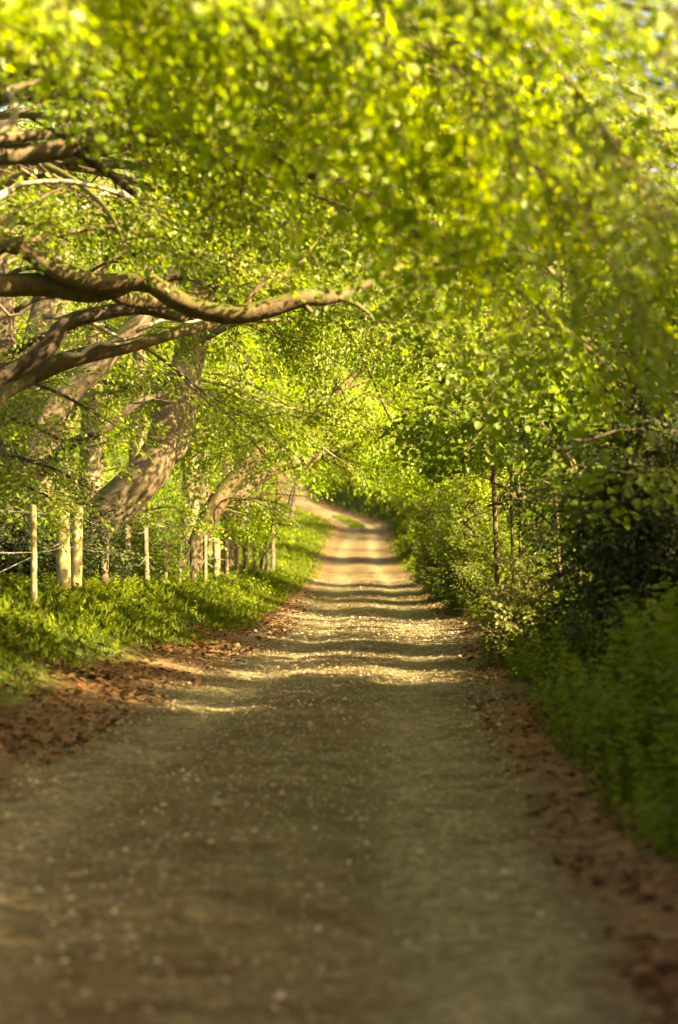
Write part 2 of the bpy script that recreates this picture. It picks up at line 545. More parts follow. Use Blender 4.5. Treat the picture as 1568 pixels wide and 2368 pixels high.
class Foliage:
    def __init__(self, kind, seed):
        self.kind, self.rng = kind, np.random.default_rng(seed)
        self.O, self.A, self.U, self.S = [], [], [], []      # spray origin, axis, up, scale
        self.sa, self.sb, self.r0, self.r1 = [], [], [], []  # branchlets
        self.keep = None
    def spray(self, o, a, up, s):
        self.O.append(o); self.A.append(a); self.U.append(up); self.S.append(s)
    def branchlet(self, p, d, ln, r, spacing, sc, droop=.25):
        rng = self.rng
        k = max(4, int(ln / .35) + 1)
        pts = [p]
        dd = d.copy()
        for i in range(k - 1):
            dd = nrm(dd + rng.normal(0, .16, 3) + np.array([0, 0, -droop * .25]))
            pts.append(pts[-1] + dd * ln / (k - 1))
        pts = np.array(pts)
        rr = np.linspace(r, .005, k)
        for i in range(k - 1):
            self.sa.append(pts[i]); self.sb.append(pts[i + 1]); self.r0.append(rr[i]); self.r1.append(rr[i + 1])
        n = max(2, int(ln / spacing))
        for j in range(n + 1):
            s = .12 + .88 * j / n
            q = np.array([np.interp(s, np.linspace(0, 1, k), pts[:, c_]) for c_ in range(3)])
            tg = nrm(pts[min(k - 1, int(s * (k - 1)) + 1)] - pts[min(k - 2, int(s * (k - 1)))])
            sd = (1 if j % 2 else -1) if j < n else 0
            lat_ = np.cross(tg, [0, 0, 1.]) ; lat_ = lat_ / max(np.linalg.norm(lat_), 1e-3)
            a = nrm(tg + sd * lat_ * rng.uniform(.35, .85) + np.array([0, 0, rng.uniform(-.4, .1)]))
            up = nrm(np.array([.34, -.34, .8]) + rng.normal(0, .24, 3))
            self.spray(q, a, up, sc * rng.uniform(.75, 1.2))
    def along(self, P, f0, spacing, ln, sc=1.0, sp2=.3, droop=.25, both=True, vert=.35):
        """branchlets set alternately along a limb from fraction f0 on"""
        rng = self.rng
        seg = np.linalg.norm(np.diff(P, axis=0), axis=1)
        s = np.concatenate([[0], np.cumsum(seg)]); T = s[-1]
        x = f0 * T; k = 0
        while x < T:
            q = np.array([np.interp(x, s, P[:, c_]) for c_ in range(3)])
            i = min(len(P) - 2, np.searchsorted(s, x))
            tg = nrm(P[i + 1] - P[i])
            lt = np.cross(tg, [0, 0, 1.]); lt /= max(np.linalg.norm(lt), 1e-3)
            sd = 1 if k % 2 else -1
            d = nrm(tg * rng.uniform(.4, 1.0) + sd * lt * rng.uniform(.6, 1.1) + np.array([0, 0, rng.normal(0, vert)]))
            l2 = ln * rng.uniform(.6, 1.2) * (1 - .45 * (x / T - f0) / max(1e-3, 1 - f0))
            self.branchlet(q, d, l2, .006 + .007 * l2, sp2, sc, droop)
            x += spacing * rng.uniform(.7, 1.3); k += 1
        tg = nrm(P[-1] - P[-2])
        self.branchlet(P[-1], tg, ln * .7, .012, sp2, sc, droop)
    def build(self, parent, mat, twig_mat, lod=6, clear=True, tint_mu=.45, twigs=True, crown_name='crown', keep=None, leafscale=1.0, seg_twigs=True):
        rng = self.rng
        O = np.array(self.O); A = nrm(np.array(self.A)); U = np.array(self.U); S = np.array(self.S)
        if clear:
            k = (ok_low if clear == 'low' else ok_point)(O + A * .45 * S[:, None])
            O, A, U, S = O[k], A[k], U[k], S[k]
        keep = keep or self.keep
        test = {True: ok_point, 'low': ok_low, False: lambda q: np.ones(len(q), bool)}[clear]
        if keep is not None:
            k = keep(O + A * .55 * S[:, None]); O, A, U, S = O[k], A[k], U[k], S[k]
        if clear is True:
            k = thinned(O + A * .4 * S[:, None], rng); O, A, U, S = O[k], A[k], U[k], S[k]
            q = O + A * .4 * S[:, None]                    # beech foliage hangs in sloping tiers with gaps between
            kk = 12. if q[:, 1].mean() < 14 else 6.5
            tier = np.sin((q[:, 2] + .42 * q[:, 0]) * kk + 1.1 * np.sin(q[:, 0] * 1.9 + q[:, 1] * .7) + q[:, 1] * 1.1)
            k = (tier > -.25) | (rng.uniform(0, 1, len(q)) < .22)
            O, A, U, S = O[k], A[k], U[k], S[k]
        Y = nrm(np.cross(U, A)); Z = np.cross(A, Y)
        R = np.stack([A, Y, Z], 2)
        T = SPRAYS[self.kind]
        ti = rng.integers(0, len(T), len(O))
        flip = rng.choice([-1., 1.], len(O))
        R[:, :, 1] *= flip[:, None]
        st = np.clip(rng.normal(tint_mu, .16, len(O)), 0, 1)
        P_, D_, N_, L_, C_, ta, tb = [], [], [], [], [], [], []
        for t in range(len(T)):
            k = np.where(ti == t)[0]
            if not len(k): continue
            p, d, n, sz, seg = T[t]
            Rk, Sk, Ok = R[k], S[k], O[k]
            P_.append((Ok[:, None] + Sk[:, None, None] * np.einsum('kij,nj->kni', Rk, p)).reshape(-1, 3))
            D_.append((np.einsum('kij,nj->kni', Rk, d)).reshape(-1, 3))
            N_.append((np.einsum('kij,nj->kni', Rk, n)).reshape(-1, 3))
            L_.append((np.clip(Sk, .7, 1.3)[:, None] * sz[None]).ravel() * leafscale)
            C_.append(np.repeat(st[k], len(p)))
            if twigs and seg_twigs:
                ta.append((Ok[:, None] + Sk[:, None, None] * np.einsum('kij,nj->kni', Rk, seg[:, 0])).reshape(-1, 3))
                tb.append((Ok[:, None] + Sk[:, None, None] * np.einsum('kij,nj->kni', Rk, seg[:, 1])).reshape(-1, 3))
        P_, D_, N_, L_, C_ = map(np.concatenate, (P_, D_, N_, L_, C_))
        N_ = N_ + rng.normal(0, .18, N_.shape)
        C_ = np.clip(C_ + rng.normal(0, .13, len(C_)), 0, 1)
        base = np.array(parent.location) if parent is not None else np.zeros(3)
        me = leaves_mesh(crown_name, P_ - base, D_, N_, L_, L_ * WIDTH[self.kind] * rng.uniform(.85, 1.15, len(L_)), C_, lod)
        o = link(crown_name, me, mat, parent)
        if twigs and (self.sa or ta):
            A_, B_, a_, b_ = [], [], [], []
            if self.sa:
                sa, sb = np.array(self.sa), np.array(self.sb)
                k = test(sb) & test(sa)
                if keep is not None: k &= keep(sb) & keep(sa)
                A_.append(sa[k]); B_.append(sb[k]); a_.append(np.array(self.r0)[k]); b_.append(np.array(self.r1)[k])
            if ta:
                ta, tb = np.concatenate(ta), np.concatenate(tb)
                A_.append(ta); B_.append(tb); a_.append(np.full(len(ta), .0032)); b_.append(np.full(len(ta), .0022))
            A_, B_, a_, b_ = map(np.concatenate, (A_, B_, a_, b_))
            link('twigs', sticks_mesh('twigs', A_ - base, B_ - base, a_, b_, 3), twig_mat, o)
        Foliage.count += len(P_)
        return o
Foliage.count = 0

def ok_point(Q):
    """foliage keeps clear of the lane: a head-room that carts and walkers hold open"""
    x, y, z = Q[:, 0], Q[:, 1], Q[:, 2]
    t = x - cxt(y)
    room = np.interp(y, [0, 8, 20, 40, 80, 120, 170, 230], [2.2, 2.2, 2.5, 2.65, 3.2, 4.0, 4.0, 3])
    wide = np.interp(y, [0, 20, 60, 120, 170], [2.1, 2.3, 2.1, 2.6, 2.8])
    zz = z - zt(y)
    return ~((np.abs(t) < wide) & (zz < room)) & (zz > .1) & ((z < 2.3 + .25 * y) | (y > 60))
def lower_edge(xs, ys):
    """the ragged lower edge of a tree's hanging sprays, as heights that fall from left to right"""
    def keep(O):
        px = CX + F * O[:, 0] / O[:, 1]; py = HOR - F * (O[:, 2] - EYE) / O[:, 1]
        return py < np.interp(px, xs, ys) + 45 * np.sin(px * .021) * np.sin(px * .007 + 1)
    return keep

def ok_low(Q):
    """shrubs and low plants stop at the edge of the track"""
    t = Q[:, 0] - cxt(Q[:, 1])
    return (np.abs(t) > hw(Q[:, 1]) - .12) | (Q[:, 2] - zt(Q[:, 1]) > 3.2)

# where the branches grow thin and the wood behind them shows: paths, half width, distance
THIN = [([(225, 1205), (298, 1136), (362, 1066), (396, 960), (428, 850)], 42, 36), ([(560, 1130), (640, 1080), (705, 1064), (775, 1048)], 24, 56),
        ([(490, 1182), (545, 1106), (606, 1036)], 24, 50), ([(140, 930), (195, 872), (255, 815)], 32, 32), ([(300, 745), (330, 725)], 22, 32), ([(60, 842), (150, 748), (330, 712)], 26, 24),
        ([(1150, 1260), (1140, 1090)], 12, 30), ([(670, 1120), (700, 1150), (830, 1195), (840, 1230)], 42, 150), ([(790, 1125), (930, 1165)], 40, 150), ([(150, 1190), (152, 1360)], 26, 28), ([(178, 1190), (180, 1360)], 22, 29), ([(80, 1190), (80, 1390)], 14, 25.5), ([(430, 1300), (640, 1285)], 46, 70), ([(-40, 250), (170, 330), (260, 430)], 95, 21), ([(0, 130), (120, 160)], 36, 16),
        ([(0, 356), (165, 338), (280, 270)], 34, 17.6), ([(60, 577), (215, 655), (350, 652), (470, 717), (625, 711), (770, 688), (850, 652), (905, 625)], 42, 22),
        ([(210, 1160), (212, 1010)], 24, 47), ([(104, 740), (104, 660)], 30, 42), ([(1400, 1060), (1500, 1000)], 70, 19)]
def thinned(Q, rng):
    px = CX + F * Q[:, 0] / Q[:, 1]; py = HOR - F * (Q[:, 2] - EYE) / Q[:, 1]
    k = np.ones(len(Q), bool)
    for path, w, d in THIN:
        for (x0, y0), (x1, y1) in zip(path[:-1], path[1:]):
            vx, vy = x1 - x0, y1 - y0
            u = np.clip(((px - x0) * vx + (py - y0) * vy) / (vx * vx + vy * vy), 0, 1)
            dist = np.hypot(px - x0 - u * vx, py - y0 - u * vy)
            k &= ~((dist < w + 8 * np.sin(px * .05)) & (Q[:, 1] < d + .4) & (rng.uniform(0, 1, len(Q)) < .88))
    return k

def shift(P, base): return np.asarray(P, float) - base

def trunk_part(root, pts, rad, mat, name='trunk', sides=16, seed=0, flare=0.0, knob=.07):
    base = np.array(root.location)
    P, R = limb_curve(pts, rad)
    if flare:
        s = np.concatenate([[0], np.cumsum(np.linalg.norm(np.diff(P, axis=0), axis=1))])
        R = R * (1 + flare * np.exp(-s / .45))
    w = Wood(); w.tube(P - base, R, sides, knob, seed)
    w.build(name, mat, root)
    return P, R

def px_path(lst, d=None):
    return np.array([at(a[0], a[1], a[2] if len(a) > 2 else d) for a in lst])

def arch_limb(o, az, ln, up, droop, rng, wob=.5, n=9):
    """a limb that leaves the trunk at o towards azimuth az, climbs, then droops"""
    d = np.array([math.sin(az), math.cos(az), 0])
    side = np.array([d[1], -d[0], 0])
    pts = []
    ph = rng.uniform(0, 6.28)
    for s in np.linspace(0, 1, n):
        pts.append(o + d * ln * s + np.array([0, 0, up * ln * s - droop * ln * s * s]) + side * math.sin(s * 7 + ph) * wob * s + np.array([0, 0, math.sin(s * 6 + ph) * wob * .4 * s]))
    return np.array(pts)

def leafy_limbs(root, fol, P, R, n, z0, z1, ln, az_mu, az_sd, rng, mat, up=(.25, .6), droop=(.35, .8), sp=.55, bl=1.5, f0=.25, r0=.065, sc=1.0, sp2=.32, wood=None, len_taper=.5):
    zz = np.sort(rng.uniform(z0, z1, n))
    base = np.array(root.location)
    own = wood is None
    w = wood or Wood()
    for k, z in enumerate(zz):
        i = int(np.argmin(np.abs(P[:, 2] - z)))
        az = rng.normal(az_mu, az_sd)
        l = rng.uniform(*ln) * (1 - len_taper * (z - z0) / max(.1, z1 - z0))
        C = arch_limb(P[i], az, l, rng.uniform(*up), rng.uniform(*droop), rng)
        rr = min(r0 * l / 6, R[i] * .7)
        L_, LR = limb_curve(C, [rr, rr * .7, rr * .42, .018])
        bad = ~ok_point(L_)
        if fol.keep is not None: bad |= ~fol.keep(L_)
        bad[:12] = False
        if bad.any():
            c_ = int(np.argmax(bad)); L_, LR = L_[:c_], np.linspace(LR[0], .012, c_)
        if own: w = Wood()
        w.tube(L_ - base, LR, 7, .06, k)
        if own: w.build('limb', mat, root)
        fol.along(L_, f0, sp, bl, sc, sp2)

E = math.radians(90)      # azimuth towards +X, over the lane from the left bank

# ---------- tree whose long sinuous bough crosses the picture (trunk just outside on the left)
def tree_root(name, pos, label, group=None, cat='tree'):
    z = float(ground(pos[0], pos[1]))
    return props(empty(name, (pos[0], pos[1], z - .05)), label, cat, group)

def bough(root, pxs, d, r, mat, seed, fol=None, f0=.6, sp=.4, bl=1.0, sc=.9, sp2=.3, name='bough'):
    base = np.array(root.location)
    P, R = limb_curve(px_path(pxs, d), r, None)
    w = Wood(); w.tube(P - base, R, 12, .12, seed); w.build(name, mat, root)
    if fol is not None: fol.along(P, f0, sp, bl, sc, sp2)
    return P

def beech_sinuous():
    x, y = -4.75, 22.6
    r = tree_root('beech_tree', (x, y), 'beech whose long sinuous mossy bough reaches over the track')
    b = np.array(r.location)
    P, R = trunk_part(r, [b, b + [.05, 0, 1.2], b + [.1, .1, 3], b + [.3, .2, 6], b + [.7, .1, 9.5], b + [1.0, 0, 13]], [.42, .36, .33, .27, .18, .07], M['bark'], flare=.5, seed=1)
    f = Foliage('beech', 101)
    f.keep = lower_edge([0, 250, 400, 600, 850, 1000, 1200, 1400], [540, 560, 610, 650, 680, 860, 980, 900])
    bough(r, [(-255, 500, 22.6), (-120, 530, 22.3), (0, 560, 22), (60, 577, 22), (130, 622, 22), (215, 655, 22), (290, 650, 22), (350, 652, 22), (400, 688, 22), (470, 717, 22), (545, 726, 22), (625, 711, 22), (700, 690, 22), (770, 688, 22), (850, 652, 22.2), (930, 610, 22.4), (1010, 560, 22.6)],
          22, [.14, .13, .105, .10, .105, .105, .10, .11, .112, .105, .095, .088, .08, .068, .05, .035, .015], M['bark_moss'], 5, f, .72, .4, 1.1, .95)
    bough(r, [(-260, 690, 22.6), (-120, 660, 22.3), (0, 660, 22.2), (100, 655, 22.2), (200, 675, 22.2), (262, 668, 22.1), (300, 655, 22.0)], 22, [.13, .12, .11, .115, .11, .10, .08], M['bark_moss'], 6, None)
    bough(r, [(-250, 800, 22.8), (-100, 890, 23.5), (0, 868, 24), (60, 842, 24), (110, 800, 24), (150, 748, 24), (230, 725, 24), (330, 712, 24.2), (430, 735, 24.4), (540, 690, 24.8)], 24, [.13, .12, .1, .095, .095, .09, .085, .07, .05, .03], M['bark_dark'], 7, f, .55, .45, .9, .9)
    bough(r, [(-250, 850, 22.8), (-100, 960, 24), (40, 885, 26), (150, 835, 26), (300, 798, 26), (420, 765, 26.4), (520, 742, 27), (640, 740, 27.5)], 26, [.14, .13, .11, .10, .085, .07, .05, .03], M['bark_moss'], 8, f, .5, .45, 1.0, .9)
    bough(r, [(-250, 560, 22.6), (-60, 600, 21.5), (30, 560, 21), (110, 548, 21), (200, 528, 21), (290, 522, 21)], 21, [.07, .06, .045, .035, .03, .02], M['bark_moss'], 9, f, .4, .4, .8, .9)
    bough(r, [(235, 650, 22.4), (300, 690, 23), (440, 690, 23.5), (500, 650, 24), (545, 590, 24), (560, 540, 24.2)], 22, [.09, .085, .08, .075, .065, .04], M['bark_moss'], 12, f, .7, .4, .8, .9)
    for k, tw in enumerate(([(235, 655), (250, 610), (290, 575), (320, 520)], [(330, 650), (365, 600), (440, 580), (520, 590)], [(700, 690), (712, 712), (722, 722)], [(560, 722), (600, 660), (680, 620), (730, 560)], [(770, 685), (820, 700), (880, 740), (960, 750)])):
        bough(r, tw, 22, [.035, .025, .015, .008][:len(tw)] if len(tw) > 3 else [.045, .035, .02], M['bark_moss'], 80 + k, f if len(tw) > 3 else None, .55, .3, .5, .8)
    g_ = np.random.default_rng(66)
    for k in range(16):                       # thin half-bare branches that cross behind and above the bough
        x0, y0, d_ = g_.uniform(-120, 330), g_.uniform(300, 860), g_.uniform(23, 31)
        L_ = g_.uniform(160, 420); sl_ = g_.uniform(-.55, .25)
        bough(r, [(x0, y0, d_)] + [(x0 + L_ * q, y0 + L_ * q * sl_ + g_.normal(0, 16), d_ + .3 * q) for q in (.2, .4, .6, .8, 1)], d_, [.034, .03, .026, .021, .015, .007], M[('bark_dark', 'bark_dark', 'bark_moss', 'bark_pale')[k % 4]], 60 + k, f, .55, .4, .55, .8)
    leafy_limbs(r, f, P, R, 17, 4.4, 8.5, (5.5, 9), E, .6, np.random.default_rng(21), M['bark'], sp=.3, bl=1.6, sp2=.14)
    leafy_limbs(r, f, P, R, 6, 3.0, 11, (3, 5), -E, .8, np.random.default_rng(22), M['bark'], sp=.9, bl=1.4)
    f.build(r, M['beech_leaf'], M['twig'])

def beech_near_overhead():
    x, y = -4.4, 9.2
    r = tree_root('beech_tree', (x, y), 'nearest beech with big blurred bright leaves hanging across the top of the view')
    b = np.array(r.location)
    P, R = trunk_part(r, [b, b + [.0, .1, 2], b + [.2, 0, 5], b + [.4, .2, 8], b + [.5, 0, 12]], [.4, .32, .27, .18, .06], M['bark'], flare=.5, seed=2)
    f = Foliage('beech', 102)
    f.keep = lower_edge([0, 300, 600, 850, 1100, 1300, 1450, 1568], [120, 330, 470, 590, 730, 860, 940, 880])
    rng = np.random.default_rng(5)
    for i, (pts, d0) in enumerate([
        ([(-4.2, 9.2, 3.8), (-2.6, 9.6, 4.6), (-1.0, 9.8, 4.55), (.1, 10, 4.15), (.9, 10.3, 3.55), (1.35, 10.5, 2.95)], 0),
        ([(-4.1, 9.3, 4.6), (-2.2, 10.5, 5.3), (-.4, 11.2, 5.0), (.8, 11.6, 4.5), (1.6, 12, 3.8), (2.1, 12.3, 3.1)], 0),
        ([(-4.1, 9.3, 4.2), (-2.8, 11, 5.0), (-1.2, 12.8, 5.1), (.2, 14.0, 4.9), (1.4, 15.0, 4.6), (2.4, 15.5, 4.0)], 0),
        ([(-4.1, 9.3, 5.0), (-2.4, 9.5, 5.5), (-.6, 9.3, 5.2), (.7, 9.2, 4.6), (1.5, 9.0, 3.9)], 0),
        ([(-4.1, 9.3, 5.4), (-2.4, 12, 6.4), (-.6, 14, 6.2), (1.0, 16, 5.7), (2.4, 17, 5.0), (3.2, 17.5, 4.2)], 0)]):
        pts = np.array(pts); pts[1:-1, 2] += np.array([.12, -.1, .1, -.06]) if len(pts) == 6 else np.array([.1, -.1, .08]); 
        C, CR = limb_curve(pts, [.04, .024, .015, .011, .008, .006])
        w = Wood(); w.tube(C - b, CR, 8, .08, i); w.build('bough', M['bark'], r)
        f.along(C, .3, .14, 1.0, .95, .13, .4)
    leafy_limbs(r, f, P, R, 5, 4.6, 6, (4.5, 7), E, .7, rng, M['bark'], sp=.4, bl=1.4, r0=.04, sp2=.26)
    f.build(r, M['beech_leaf'], M['twig'], tint_mu=.6)

def beech_upper_left():
    x, y = -4.2, 16.8
    r = tree_root('beech_tree', (x, y), 'beech with dark bare boughs and pale dead twigs low in the upper left corner')
    b = np.array(r.location)
    P, R = trunk_part(r, [b, b + [.0, .1, 2], b + [.1, 0, 5], b + [.4, .2, 8], b + [.7, 0, 12.5]], [.42, .35, .3, .2, .06], M['bark'], flare=.5, seed=3)
    f = Foliage('beech', 103)
    f.keep = lower_edge([0, 250, 600, 850, 1100, 1300, 1450, 1568], [400, 420, 430, 560, 700, 820, 860, 800])
    bough(r, [(-420, 330, 16.8), (-200, 360, 17.2), (0, 358, 17.6), (90, 356, 17.6), (165, 338, 17.6), (228, 316, 17.6), (268, 284, 17.6), (292, 255, 17.6), (300, 200, 17.8)], 17.6, [.12, .11, .085, .085, .085, .08, .07, .06, .04], M['bark'], 3, f, .86, .3, .8, .9)
    bough(r, [(175, 345, 17.6), (230, 385, 17.7), (270, 415, 17.8), (308, 448, 17.9)], 17.6, [.05, .045, .035, .03], M['bark_dark'], 4, None)
    bough(r, [(-400, 60, 16.8), (-150, 90, 16.2), (0, 128, 16), (60, 150, 16), (115, 165, 16), (160, 200, 16), (240, 250, 16)], 16, [.12, .11, .09, .085, .07, .045, .02], M['bark_dark'], 5, f, .8, .3, .8, .9)
    bough(r, [(-400, 0, 16.8), (-150, 40, 16), (20, 60, 15.6), (120, 40, 15.4), (220, 60, 15.2), (330, 90, 15)], 16, [.1, .09, .07, .05, .035, .02], M['bark_dark'], 6, f, .6, .35, .9, .95)
    bough(r, [(-200, 250, 16.9), (100, 215, 17), (300, 235, 17), (440, 265, 17), (520, 300, 17), (600, 340, 17), (665, 388, 17), (760, 420, 17)], 17, [.06, .055, .05, .05, .05, .045, .03, .015], M['bark_dark'], 7, f, .5, .35, 1.0, .95)
    bough(r, [(-300, 420, 17), (-60, 470, 19), (20, 440, 19.5), (60, 424, 19.5), (150, 420, 19.5), (220, 432, 19.5), (300, 455, 19.5)], 19, [.06, .045, .03, .028, .025, .02, .01], M['bark_pale'], 8, f, .8, .3, .6, .8, name='dead_bough')
    bough(r, [(-30, 150, 15.5), (5, 175, 15.5), (20, 210, 15.5), (35, 245, 15.5), (30, 280, 15.5), (0, 300, 15.5), (-50, 305, 15.5), (-140, 300, 16.2), (-330, 260, 16.8)], 15, [.012, .017, .02, .024, .026, .028, .03, .035, .05], M['bark_pale'], 9, None, name='dead_bough')
    leafy_limbs(r, f, P, R, 14, 4.4, 7.5, (5, 8.5), E, .6, np.random.default_rng(31), M['bark'], sp=.3, bl=1.5, r0=.045, sp2=.14)
    f.build(r, M['beech_leaf'], M['twig'], tint_mu=.55)

def beech_leaning():
    b0 = at(150, 1340, 36)
    r = tree_root('beech_tree', (b0[0], b0[1]), 'thick leaning grey beech trunk rising to the right just behind the two stout posts')
    b = np.array(r.location)
    P, R = trunk_part(r, [b] + list(px_path([(175, 1275), (222, 1208), (298, 1136), (362, 1066), (396, 960, 36.3), (424, 860, 36.6), (452, 740, 37), (490, 560, 37.5), (545, 350, 38), (610, 100, 39)], 36)), [.50, .42, .34, .33, .31, .26, .235, .21, .18, .13, .07], M['bark'], flare=.3, seed=4, sides=20)
    f = Foliage('beech', 104)
    bough(r, [(372, 1075, 36), (412, 1040, 36.2), (432, 970, 36.4), (446, 900, 36.6), (470, 800, 37), (530, 650, 37.5), (620, 520, 38)], 36, [.14, .13, .115, .1, .09, .07, .03], M['bark'], 2, f, .5, .5, 1.2, 1)
    leafy_limbs(r, f, P, R, 24, 4.6, 10.5, (5, 9.5), E, .6, np.random.default_rng(41), M['bark'], sp=.32, bl=1.6, sp2=.14)
    f.build(r, M['beech_leaf'], M['twig'])

def beech_lit():
    b0 = at(60, 1335, 32)
    r = tree_root('beech_tree', (b0[0], b0[1]), 'pale sunlit beech trunk slanting right above the low leafy sprays at the left edge')
    b = np.array(r.location)
    P, R = trunk_part(r, [b] + list(px_path([(72, 1150), (108, 1000), (142, 925), (195, 872), (255, 815), (322, 742), (400, 640), (480, 500), (560, 300), (625, 40)], 32)), [.38, .30, .23, .19, .18, .165, .15, .13, .1, .08, .04], M['bark'], flare=.3, seed=6, sides=20)
    f = Foliage('beech', 105)
    bough(r, [(70, 1120, 32), (150, 1035, 31.5), (220, 1003, 31), (265, 975, 31), (320, 930, 31), (400, 905, 31.5)], 31, [.1, .08, .07, .06, .05, .02], M['bark_dark'], 3, f, .7, .4, .8, .9)
    leafy_limbs(r, f, P, R, 12, 4.6, 8.5, (4, 8), E, .8, np.random.default_rng(51), M['bark'], sp=.36, bl=1.4, sp2=.16)
    bough(r, [(-150, 900, 29), (-20, 870, 28), (60, 880, 27.4), (150, 915, 27), (235, 965, 26.8)], 27, [.05, .04, .03, .02, .01], M['bark_dark'], 31, f, .25, .1, .6, .85, .18)
    bough(r, [(-150, 1060, 29), (-20, 1050, 28), (50, 1060, 27.4), (130, 1085, 27), (225, 1140, 26.8)], 27, [.05, .04, .03, .02, .01], M['bark_dark'], 32, f, .25, .09, .6, .85, .18)
    bough(r, [(-150, 1150, 29), (-20, 1110, 28), (50, 1120, 27.2), (120, 1150, 26.8), (190, 1165, 26.6)], 27, [.04, .03, .02, .015, .01], M['bark_dark'], 34, f, .3, .12, .5, .8, .18)
    bough(r, [(-150, 980, 29), (-20, 960, 28), (80, 985, 28), (180, 1030, 28), (300, 1010, 28)], 28, [.05, .04, .03, .02, .01], M['bark_dark'], 33, f, .35, .16, .55, .85, .2)
    f.build(r, M['beech_leaf'], M['twig'])

def beech_stem(pxs, d, rad, label, seed, mat='bark', nl=10, group=None, ln=(4.5, 8), low=0):
    b0 = at(pxs[0][0], pxs[0][1], pxs[0][2] if len(pxs[0]) > 2 else d)
    r = tree_root('beech_tree', (b0[0], b0[1]), label, group)
    b = np.array(r.location)
    P, R = trunk_part(r, [b] + list(px_path(pxs[1:], d)), rad, M[mat], flare=.35, seed=seed)
    f = Foliage('beech', 200 + seed)
    z1 = P[:, 2].max()
    zb = b[2]
    leafy_limbs(r, f, P, R, nl, min(3.6, z1 - 1.5), z1 - .4, ln, E, .8, np.random.default_rng(300 + seed), M[mat], sp=.42, bl=1.7, sc=1.1, sp2=.19)
    if low:
        leafy_limbs(r, f, P, R, low, 1.9, 3.2, (2.2, 4), E, .9, np.random.default_rng(400 + seed), M[mat], sp=.45, bl=1.2, up=(.05, .3), droop=(.3, .55))
    f.build(r, M['beech_leaf'], M['twig'], seg_twigs=d < 45)

beech_sinuous()
beech_near_overhead()
beech_upper_left()
beech_leaning()
beech_lit()
beech_stem([(40, 1330), (55, 1100), (76, 850), (104, 700), (130, 500), (165, 200), (185, -200)], 42, [.44, .36, .28, .25, .22, .16, .08], 'upright grey beech trunk rising behind the crossed boughs near the left edge', 1)
beech_stem([(208, 1330), (208, 1180), (213, 1000), (222, 700), (236, 300), (250, -250)], 47, [.32, .25, .23, .2, .15, .08], 'upright beech trunk with sun flecks directly behind the stout posts', 2, low=6)
beech_stem([(10, 1335), (16, 1150), (10, 950), (-10, 650), (-40, 200)], 37, [.42, .31, .29, .25, .15], 'broad shaded beech trunk at the left edge behind the thin post', 3, 'bark_dark', nl=6)  # dark bark puts the shade on this trunk into its colour
beech_stem([(425, 1300), (490, 1182), (545, 1106), (606, 1036), (690, 972), (800, 885), (930, 770)], 50, [.28, .22, .2, .185, .15, .10, .05], 'mossy dark beech trunk leaning low over the middle of the wire fence', 4, 'bark_moss', nl=14, low=8)
beech_stem([(515, 1300), (537, 1180), (566, 1130), (640, 1082), (705, 1064), (775, 1048), (880, 1005), (1000, 920)], 56, [.3, .19, .165, .155, .14, .12, .08, .04], 'beech with sunlit orange bough arching over the far end of the fence', 5, 'bark', nl=14, low=8)
beech_stem([(320, 1320), (318, 1100), (322, 900), (335, 600), (350, 200), (360, -150)], 55, [.3, .22, .2, .17, .12, .07], 'slim upright beech trunk behind the thick leaning trunk', 6)
print('leaves so far', Foliage.count)

# ---------- beeches farther up the left side and the wood behind: one of each kind, then copies
def auto_beech(pos, h, r0, n, ln, az_mu, az_sd, label, group, seed, kind='far', z0=3.0, lod=4, sp=.8, bl=2.0, mat='bark', clear=True, sc=1.0):
    rng = np.random.default_rng(seed)
    r = tree_root('beech_tree', pos, label, group)
    b = np.array(r.location)
    lean = rng.normal(0, .5, 2)
    P, R = trunk_part(r, [b, b + [lean[0] * .1, lean[1] * .1, h * .2], b + [lean[0] * .4, lean[1] * .3, h * .5], b + [lean[0], lean[1], h]], [r0, r0 * .8, r0 * .55, .05], M[mat], flare=.4, seed=seed, sides=10)
    f = Foliage(kind, seed)
    leafy_limbs(r, f, P, R, n, b[2] + z0, b[2] + h - .5, ln, az_mu, az_sd, rng, M[mat], sp=sp, bl=bl, sc=sc, sp2=.5)
    f.build(r, M['beech_leaf'], M['twig'], lod=lod, clear=clear, seg_twigs=False)
    return r

def copy_tree(o, loc, rz, s):
    def rec(src, parent):
        c = src.copy(); COL.objects.link(c)
        c.parent = parent
        for ch in src.children: rec(ch, c)
        return c
    c = rec(o, None)
    c.location = loc; c.rotation_euler = (0, 0, rz); c.scale = (s, s, s)
    return c

